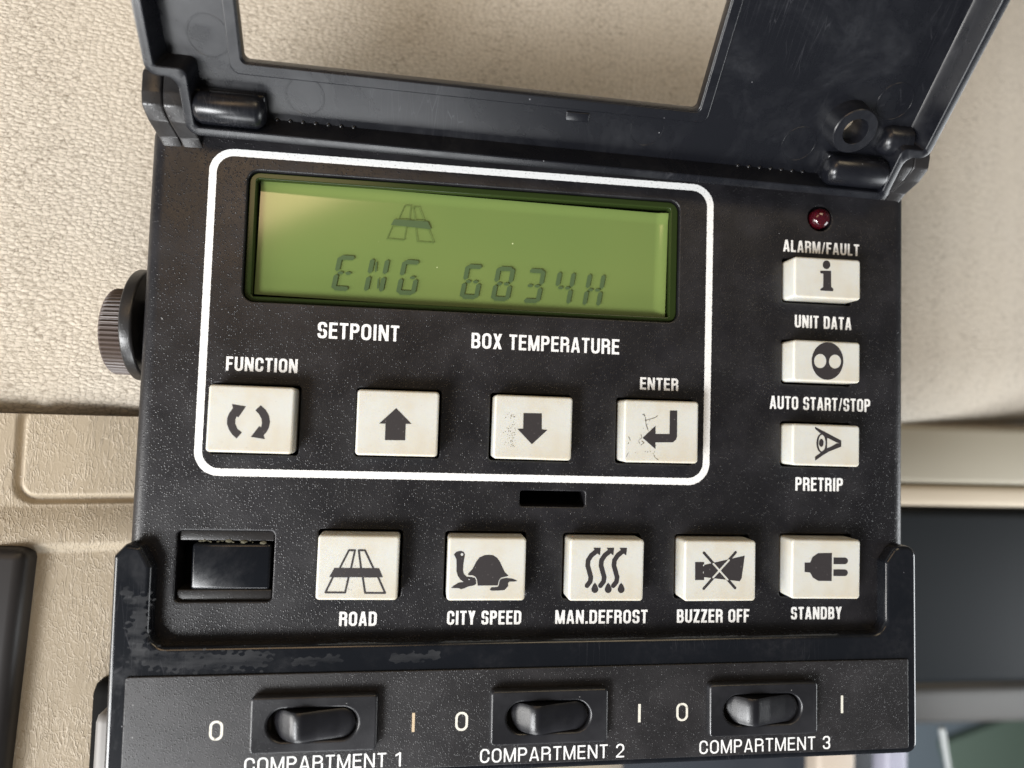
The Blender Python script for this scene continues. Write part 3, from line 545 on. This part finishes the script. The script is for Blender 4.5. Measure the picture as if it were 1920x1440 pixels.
LAB = {'function': 'white button with two circling arrows', 'up': 'white button with an up arrow', 'down': 'white button with a down arrow and a grey smudge', 'enter': 'white button with a return arrow and brown cracks of dirt',
       'info': 'small white button with a letter i', 'auto': 'small white button with a black oval and two round eyes', 'pretrip': 'small white button with an eye seen from the side',
       'road': 'white button with a road', 'city': 'white button with a tortoise', 'defrost': 'white button with three wavy arrows over drops', 'buzzer': 'white button with a crossed out horn', 'standby': 'white button with a mains plug'}
for k in BT:
    b = bx(k, 0, .6); x, y = BT[k]
    bt = plate('button', [rr(b[0]-x, b[1]-y, b[2]-x, b[3]-y, .7)], -3, 4, .45, M_BTN, CP, 4)
    bt.location = base+Vector((x, y, random.uniform(-.15, .1)))*S
    bt.rotation_euler = (random.uniform(-.006, .006), random.uniform(-.006, .006), random.uniform(-.006, .006)); bt['label'] = LAB[k]
    ink('icon', icon_fn(ICON[k]), icon_bounds(ICON[k]), .06, 4.02, M_ICON, bt)
    if k == 'enter':
        dops = ICON['enter_dirt']
        for _ in range(34):
            px, py = random.gauss(-2.9, .9), random.uniform(-4.6, 3.6); r = random.uniform(.03, .10)
            dops = dops+[['P', 1, circ(px, py, r, 7)]]
        ink('dirt_crack', icon_fn(dops), icon_bounds(dops), .05, 4.035, M_DIRT, bt)
    if k in ('down', 'road'):
        dops = []
        for _ in range(90 if k == 'down' else 40):
            px, py = (random.gauss(-4.3, .6), random.uniform(-3.8, 3.0)) if k == 'down' else (random.gauss(-2.0, .9), random.gauss(-1.2, 1.6)); r = random.uniform(.03, .09)
            dops = dops+[['P', 1, circ(px, py, r, 7)]]
        ink('smudge', icon_fn(dops), icon_bounds(dops), .05, 4.035, M_DIRT, bt)

# display
disp = put(empty('display')); disp.parent = CP
dfr = plate('display_frame', [rr(-43.4, 2.1, 43.3, 27.5, 2.1), rr(-42.0, 3.2, 41.7, 26.2, .5)], -4.5, -.9, .25, M_LFR, disp)
bevel_box('display_edge', (0, 14.8, -5.2), (88, 27, 1.0), .1, M_VOID, disp)
def zscreen(x, y):                          # flat, with rolls added along the right and upper edges to catch bright bands
    z = 0
    for d, w, a in ((41.5-x, 2.6, .45), (11.2-y, 2.4, .22)):
        if d < w: k = 1-d/w; z += a*w*(k*k*(3-2*k))*.5
    return z
xs = np.concatenate([np.linspace(-41.6, 38, 20), np.linspace(38.2, 41.5, 18)]); ys = np.concatenate([np.linspace(-11.5, 8, 10), np.linspace(8.2, 11.2, 16)])
lcd = link('screen', grid_mesh(xs, ys, zscreen), M_LCD, disp)
lcd.location = Vector((-.1, 14.75, -2.6))*S; lcd.rotation_euler = (0, 0, math.radians(-.8))
def digit(ch, x, y):
    W_, H_, sl, g, t = 3.6, 7.1, .165, .22, .88
    ops = []
    def q(a, b): return (x+a+b*sl, y+b)
    hz = lambda yy, x0=0, x1=W_: [q(x0+.38, yy), q(x0+.7, yy+t/2), q(x1-.7, yy+t/2), q(x1-.38, yy), q(x1-.7, yy-t/2), q(x0+.7, yy-t/2)]
    vt = lambda xx, y0, y1: [q(xx, y0+.28), q(xx-t/2, y0+.62), q(xx-t/2, y1-.62), q(xx, y1-.28), q(xx+t/2, y1-.62), q(xx+t/2, y0+.62)]
    ml = [circ(q(1.08, H_/2)[0], q(0, H_/2)[1], .55, 16, .30)]; mr = [circ(q(2.55, H_/2)[0], q(0, H_/2)[1], .55, 16, .30)]
    seg = {'a': hz(H_-t/2), 'd': hz(t/2), 'f': vt(t/2-.1, H_/2, H_), 'e': vt(t/2-.1, 0, H_/2), 'b': vt(W_-t/2+.1, H_/2, H_), 'c': vt(W_-t/2+.1, 0, H_/2), 'g': ml[0], 'h': mr[0],
           'm': [q(1.05, H_-.9), q(1.35, H_-.9), q(1.62, H_/2+.7), q(1.32, H_/2+.7)], 'n': [q(2.15, H_/2-.6), q(2.4, H_/2-.6), q(2.72, .9), q(2.4, .9)]}
    use = {'E': 'afged', 'E2': '', 'N': 'fembnc', 'G': 'afedch', '6': 'afgedch', '8': 'afgedcbh', '3': 'abghcd', '4': 'fghbc', 'H': 'fegbch'}[ch]
    if ch == 'E': use = 'afedgh'
    return [['P', 1, seg[s]] for s in use]
ops = []
for i, ch in ((0, 'E'), (1, 'N'), (2, 'G'), (4, '6'), (5, '8'), (6, '3'), (7, '4'), (8, 'H')): ops += digit(ch, -27.2+6.35*i, 5.35-.075*i)
dg = ink('segment_digits', icon_fn(ops), icon_bounds(ops), .07, -2.3, M_SEG, None); sub(dg, disp)
L = ICON['lcd']
sub(ink('road_symbol_bar', icon_fn(L[:1]), icon_bounds(L[:1]), .07, -2.3, M_SEG, None), disp)
for o_ in L[1:]: o_[2] = .16
sub(ink('road_symbol', icon_fn(L[1:]), icon_bounds(L[1:]), .045, -2.32, M_SEG2, None), disp)

# indicator lamp, latch
lp = lathe('indicator_lamp', [(2.15, -4), (2.15, -.2), (2.05, .35), (1.75, .85), (1.2, 1.2), (.6, 1.38), (.001, 1.42)], M_LED, CP, n=40); lp.location = base+Vector((74.6, 26.0, .1))*S
lat = put(empty('latch')); lat.parent = CP
bevel_box('latch_bar', (-43.1, -48.4, -3.6), (14.4, 8.6, 6.2), .6, M_GLOSS, lat)
bevel_box('latch_ledge', (-44.1, -42.6, -3.6), (17.2, 2.0, 5.6), .25, M_LUG, lat); bevel_box('latch_ledge', (-44.1, -53.8, -3.6), (17.2, 2.2, 5.6), .25, M_LUG, lat)
cr = []
for _ in range(20):
    px = random.uniform(-49, -36.4); r = random.choice((.10, .14, .2, .3, .48)); cr.append((px, -43.75+random.uniform(-.25, .2), -.9, r))
bm = bmesh.new()
for px, py, pz, r in cr:
    bmesh.ops.create_icosphere(bm, subdivisions=1, radius=r*S, matrix=Matrix.Translation(Vector((px, py, pz))*S) @ Matrix.Diagonal((1.5, .8, .8, 1)))
for v in bm.verts: v.co += Vector((random.uniform(-1, 1), random.uniform(-1, 1), random.uniform(-1, 1)))*.00006
me = bpy.data.meshes.new('mesh'); bm.to_mesh(me); bm.free()
tag(link('dirt_crumbs', me, plain('dry dirt', (.085, .078, .05), .9), lat), kind='stuff')

# hinge lugs of the housing
def lug(x0, x1, shear):
    prof = [(30.5, -.4), (32.4, 1.0), (34.0, 4.4), (36.2, 6.4), (38.4, 6.9), (42.2, 6.9), (43.2, 6.0), (43.2, -8), (30.5, -8)]
    prof = roundpoly(prof, [0, .8, 1.2, 1.2, 1.0, .8, .6, 0, 0], 5)
    rings = []
    for x, ins in ((x0, .35), (x0+.12, .1), (x0+.4, 0), (x1-.4, 0), (x1-.12, .1), (x1, .35)):
        rings.append([(x+shear*max(0, 35.5-y)*.42, y-(ins if y > 38 else 0), z-ins) for y, z in prof])
    v, f = loft(rings); n_ = len(prof); f += [list(range(n_))[::-1], [len(v)-n_+i for i in range(n_)]]
    me = mesh_from(v, f, True)
    bm = bmesh.new(); bm.from_mesh(me); bmesh.ops.recalc_face_normals(bm, faces=bm.faces)
    for e in bm.edges:
        if len(e.link_faces) == 2 and e.calc_face_angle(0) > .8: e.smooth = False
    bm.to_mesh(me); bm.free()
    return put(link('hinge_lug', me, M_LUG, CP))
lug(-61.2, -57.6, 1); lug(-57.5, -53.8, 1); lug(88.2, 91.6, -1); lug(91.7, 95.2, -1)

# ---------------------------------------------------------------- lid, standing open
th = math.radians(43.5); az = math.radians(-1.0)
U = Vector((math.cos(az), math.sin(az), 0)); YY = Vector((-math.sin(az), math.cos(az), 0)); Z = Vector((0, 0, 1))
Vv = YY*math.cos(th)+Z*math.sin(th); Ww = -YY*math.sin(th)+Z*math.cos(th)
O = Vector((7.82, 30.85, 4.0))
LM = Matrix(((U.x, Vv.x, Ww.x, O.x*S), (U.y, Vv.y, Ww.y, O.y*S), (U.z, Vv.z, Ww.z, O.z*S), (0, 0, 0, 1)))
outer = [(-67, 76), (-67, 10.2), (-61.7, 10.2), (-61.7, 0), (79.1, 0), (79.1, 9.5), (83.8, 9.5), (83.8, 76)]
inner = [(-65.2, 74.2), (-65.2, 12.0), (-59.9, 12.0), (-59.9, 1.7), (77.4, 1.7), (77.4, 11.3), (82.1, 11.3), (82.1, 74.2)]
mid = [(-66.2, 75.2), (-66.2, 11), (-60.9, 11), (-60.9, .8), (78.3, .8), (78.3, 10.3), (83.0, 10.3), (83.0, 75.2)]
WIN = rr(-51.3, 12.6, 35.4, 42.5, 1.0)
lid = plate('lid', [roundpoly(mid, [2, 1, 2, 1, 1, 2, 1, 2]), WIN, circ(66.5, 13.3, 2.5, 40)], -7.5, -5, .25, M_LID, CP)
lid.matrix_parent_inverse = Matrix.Identity(4); lid.matrix_local = Matrix.Translation(base) @ LM
low = [(-64.4, 73.4), (-64.4, 12.7), (-59.3, 12.7), (-59.3, 2.5), (76.9, 2.5), (76.9, 12.0), (80.7, 12.0), (80.7, 73.4)]
ro = [2, 2, 2.2, 2.2, 1.5, 2.0, 2, 2]; ri = [1, .6, 1.4, 1, .8, 1.4, .6, 1]
def shrink(P, d): return [(x+d*(1 if x < 8 else -1)*k, y+d*m) for (x, y), k, m in zip(P, (1,)*8, (-1, 1, 1, 1, 1, 1, 1, -1))]
RP = [(roundpoly(outer, ro), -7.4), (roundpoly(outer, ro), -.35), (roundpoly(shrink(outer, .1), ro), -.1), (roundpoly(shrink(outer, .32), ro), 0),
      (roundpoly(shrink(inner, -.25), ri), 0), (roundpoly(shrink(inner, -.05), ri), -.12), (roundpoly(inner, ri), -.4), (roundpoly(low, ri), -4.6), (roundpoly([(x-(.5 if x > 78 else 0), y) for x, y in low], ri), -5.15)]
v, f = loft([[(x, y, z) for x, y in P] for P, z in RP])
me = mesh_from(v, f, True); bm = bmesh.new(); bm.from_mesh(me); bmesh.ops.recalc_face_normals(bm, faces=bm.faces)
for e in bm.edges:
    if len(e.link_faces) == 2 and e.calc_face_angle(0) > .42: e.smooth = False
bm.to_mesh(me); bm.free()
link('lid_rim', me, M_LID, lid)
plate('window_lip', [rr(-53.6, 10.4, 37.6, 44.6, 1.8), rr(-51.5, 12.4, 35.6, 42.7, 1.0)], -5.3, -4.72, .2, M_LID, lid)
lathe('lid_boss', [(2.5, -7.4), (2.45, -.9), (2.55, -.75), (4.2, -.75), (4.4, -.95), (4.75, -5.1)], M_LID, lid, center=(66.5, 13.3, 0))
def barrel(u0, u1, closed_left):
    r = 3.0
    c = [(.001, 0), (r*.55, .15), (r*.86, .8), (r, 1.7), (r, u1-u0-1.7), (r*.86, u1-u0-.8), (r*.55, u1-u0-.15), (.001, u1-u0)]
    lathe('hinge_barrel', c, M_LID, lid, axis='x', n=32, center=(u0, 4.6, -2.4))
barrel(-60.5, -47.3, False); barrel(64.2, 78.2, True)
bevel_box('barrel_foot', (-53.9, 4.6, -4.3), (12.6, 5.6, 2.0), .4, M_LID, lid); bevel_box('barrel_foot', (71.2, 4.6, -4.3), (13, 5.6, 2.0), .4, M_LID, lid)
lathe('corner_gusset', [(.001, 0), (1.8, .1), (2.6, .6), (3, 1.6), (3, 6)], M_LID, lid, axis='x', n=28, center=(74.4, 11.0, -4.6))
for (cx, cy, r) in ((-56.7, 16.4, 3.6), (-40.5, 7.6, 3.5), (26, 8, 3.3), (58.3, 8.2, 3.5), (74.5, 18.5, 3.6)):
    lathe('ejector_mark', [(r-.14, -5.0), (r-.1, -4.95), (r+.1, -4.95), (r+.14, -5.0)], M_LID, lid, n=48, center=(cx, cy, 0))
bm = bmesh.new()
for k in range(7):
    for u0 in (-46.0, 47.0):
        bmesh.ops.create_icosphere(bm, subdivisions=2, radius=.45*S, matrix=Matrix.Translation(Vector((u0+k*2.4, 2.5, -4.9))*S))
for f in bm.faces: f.smooth = True
me = bpy.data.meshes.new('mesh'); bm.to_mesh(me); bm.free(); tag(link('moulded_dots', me, M_LID, lid), kind='stuff')
bevel_box('moulded_stamp', (11.6, 9.1, -4.9), (4.6, 1.7, .5), .15, M_LID, lid)

# ---------------------------------------------------------------- switch unit below
SU = tag(empty('switch_unit', (16, -75, 0)), 'glossy black switch unit with three rocker switches cradling the foot of the control panel', 'switch unit')
SM = Matrix.Translation(Vector((16, -62, 0))*S) @ Matrix.Rotation(math.radians(.5), 4, 'Z') @ Matrix.Translation(Vector((-16, 62, 0))*S)
sb = Matrix.Translation(-Vector((16, -75, 0))*S) @ SM
def sput(o): o.matrix_local = sb; return o
fr = [(-62.6, -85.9), (95.2, -85.9), (95.2, -43.6), (90.6, -43.6), (88.3, -46.8), (88.3, -61.5), (-56.0, -61.5), (-56.0, -47.2), (-58.0, -43.4), (-60.6, -43.0), (-62.6, -45.2)]
frame = sput(plate('cradle_frame', [roundpoly(fr, [2.2, 2.2, 2.2, 2, 1.5, 3.0, 3.0, 1.2, 1.0, .8, .8])], -6, 3, .9, M_GLOSS, SU, 5))
lp_ = sput(plate('label_plate', [rr(-59.4, -84.6, 92.9, -66.6, .5)], 2.9, 3.35, .18, M_PLATE, SU))
def sprint(text, x0, x1, y0, y1, t, mat=M_WHITE):
    return lettering('printed_word', text, x0, x1, y0, y1, t, 3.385, mat, lp_, gap=.24)
for k, (x0, x1) in enumerate(((-38.3, -9.9), (4.6, 32.7), (47.95, 75.6))):
    sprint('COMPARTMENT %d' % (k+1), x0, x1, -84.05, -81.45, .35)
for x, y, mat in ((-43.45, -76.4, M_CREAM), (.95, -76.2, M_CREAM), (44.35, -75.8, M_CREAM)): sprint('0', x-1.2, x+1.2, y-1.75, y+1.75, .46, mat)
for x, y, mat in ((-8.1, -76.1, M_OCHRE), (35.65, -75.75, M_CREAM), (78.15, -75.3, M_CREAM)):
    ink('printed_word', lambda X, Y: sd_box(X, Y, x-.26, y-1.75, x+.26, y+1.75), (x-.6, y-2.1, x+.6, y+2.1), .07, 3.385, mat, lp_)
def stadium(x0, x1, y0, y1): return rr(x0, y0, x1, y1, (y1-y0)/2-.01, 12)
def rocker_mesh(x0, x1, y0, y1):
    r = (y1-y0)/2; yc = (y0+y1)/2; L = x1-x0
    def top(s):                                       # height along the rocker
        px = [0, .05, .13, .24, .30, .36, .55, .80, .95, 1]; pz = [-1.8, -1.2, -.1, 1.25, 1.7, 1.75, .85, .0, -.35, -.6]
        return float(np.interp(s, px, pz))
    xs = np.concatenate([np.linspace(0, r, 14), np.linspace(r, L-r, 30)[1:], np.linspace(L-r, L, 14)[1:]])
    rings = []
    for x in xs:
        d = r if r <= x <= L-r else math.sqrt(max(0.0004, r*r-(r-x if x < r else x-(L-r))**2))
        z = top(x/L)
        rings.append([(x0+x, yc-d, -4)]+[(x0+x, yc+d*k, z-.35*abs(k)**5) for k in (-1, -.93, -.75, -.4, 0, .4, .75, .93, 1)]+[(x0+x, yc+d, -4)])
    v, f = loft(rings, closed=False)
    me = mesh_from(v, [q[::-1] for q in f], True)
    bm = bmesh.new(); bm.from_mesh(me)
    for e in bm.edges:
        if len(e.link_faces) == 2 and e.calc_face_angle(0) > .6: e.smooth = False
    bm.to_mesh(me); bm.free(); return me
for cx, cy in ((-26.0, -75.1), (17.55, -75.15), (60.5, -75.05)):
    sw = plate('rocker_switch', [rr(-11.3, -5.05, 11.3, 5.05, .8), stadium(-8.3, 7.8, -2.9, 2.9)], 0, 2.0, .45, M_BEZ, SU, 4)
    sw.matrix_local = sb @ Matrix.Translation(Vector((cx, cy, 3.3))*S)
    link('rocker', rocker_mesh(-7.5, 7.4, -2.6, 2.6), M_ROCK, sw).location = (0, 0, 2.0*S)
    bevel_box('switch_well', (-.3, 0, .1), (15, 6, .3), .05, M_VOID, sw)
def scuff(pts, w, z, seed, par=None):
    fn = lambda X, Y: sd_line(X, Y, pts, w)+wobble(X+seed, Y, w*.42, 1.3)+wobble(Y, X+seed, w*.10, 6.1)
    xs_ = [p[0] for p in pts]; ys_ = [p[1] for p in pts]
    return ink('scuff_mark', fn, (min(xs_)-w, min(ys_)-w, max(xs_)+w, max(ys_)+w), .12, z, M_SCUFF, frame)
scuff([(-57.4, -53.2), (-57.9, -58.5), (-57.4, -62.2)], 2.8, 3.03, 1); scuff([(-57.6, -62.6), (-53, -64.0), (-45, -64.3), (-36, -63.9)], 2.9, 3.036, 4); scuff([(-59.8, -51.6), (-58.8, -54)], 1.8, 3.042, 6)
scuff([(-30, -64.6), (-22, -64.2)], 1.3, 3.03, 9); scuff([(-12, -64.4), (-4, -64.0)], 1.5, 3.03, 12)
scuff([(34.6, -83.2), (36.9, -83.5)], 1.3, 3.39, 2)

# ---------------------------------------------------------------- mounting bracket with its thumb knob
MB_ = tag(empty('mounting_bracket', (-66, -3.5, -14)), 'black swivel bracket with a ribbed thumb knob left of the control panel', 'bracket')
mo = -Vector((-66, -3.5, -14))*S
kr = []
NT = 56
for x, dr in ((-71.6, 1.0), (-71.45, .45), (-71.0, .12), (-66.9, 0), (-66.7, .3)):
    ring = []
    for k in range(NT*6):
        a = 2*math.pi*k/(NT*6); rad = 8.65-dr+.24*math.cos(NT*a)*(1 if dr < .4 else .3)
        ring.append((x, -3.5+rad*math.cos(a), -14+rad*math.sin(a)))
    kr.append(ring)
v, f = loft(kr); n_ = NT*6; f += [list(range(n_)), [len(v)-n_+i for i in range(n_)][::-1]]
me = mesh_from(v, f, False); kb = link('thumb_knob', me, M_KNOB, MB_); kb.location = mo
def disc_arm():
    pts = [(-2.0+11.4*math.cos(a), -14+11.4*math.sin(a)) for a in np.linspace(math.radians(-35), math.radians(215), 60)]
    pts = pts+[(-24, -46), (-10, -52)]
    return pts
pl = plate('bracket_arm', [[(y, z) for y, z in disc_arm()]], 0, 2.5, .5, M_LUG, MB_, 4)
pl.matrix_local = Matrix.Translation(mo) @ Matrix(((0, 0, 1, -66.7*S), (1, 0, 0, 0), (0, 1, 0, 0), (0, 0, 0, 1)))
sp = lathe('spacer', [(6.5, 0), (6.5, 6)], M_VOID, MB_, axis='x', center=(-64.4, -3.5, -14)); sp.location = mo
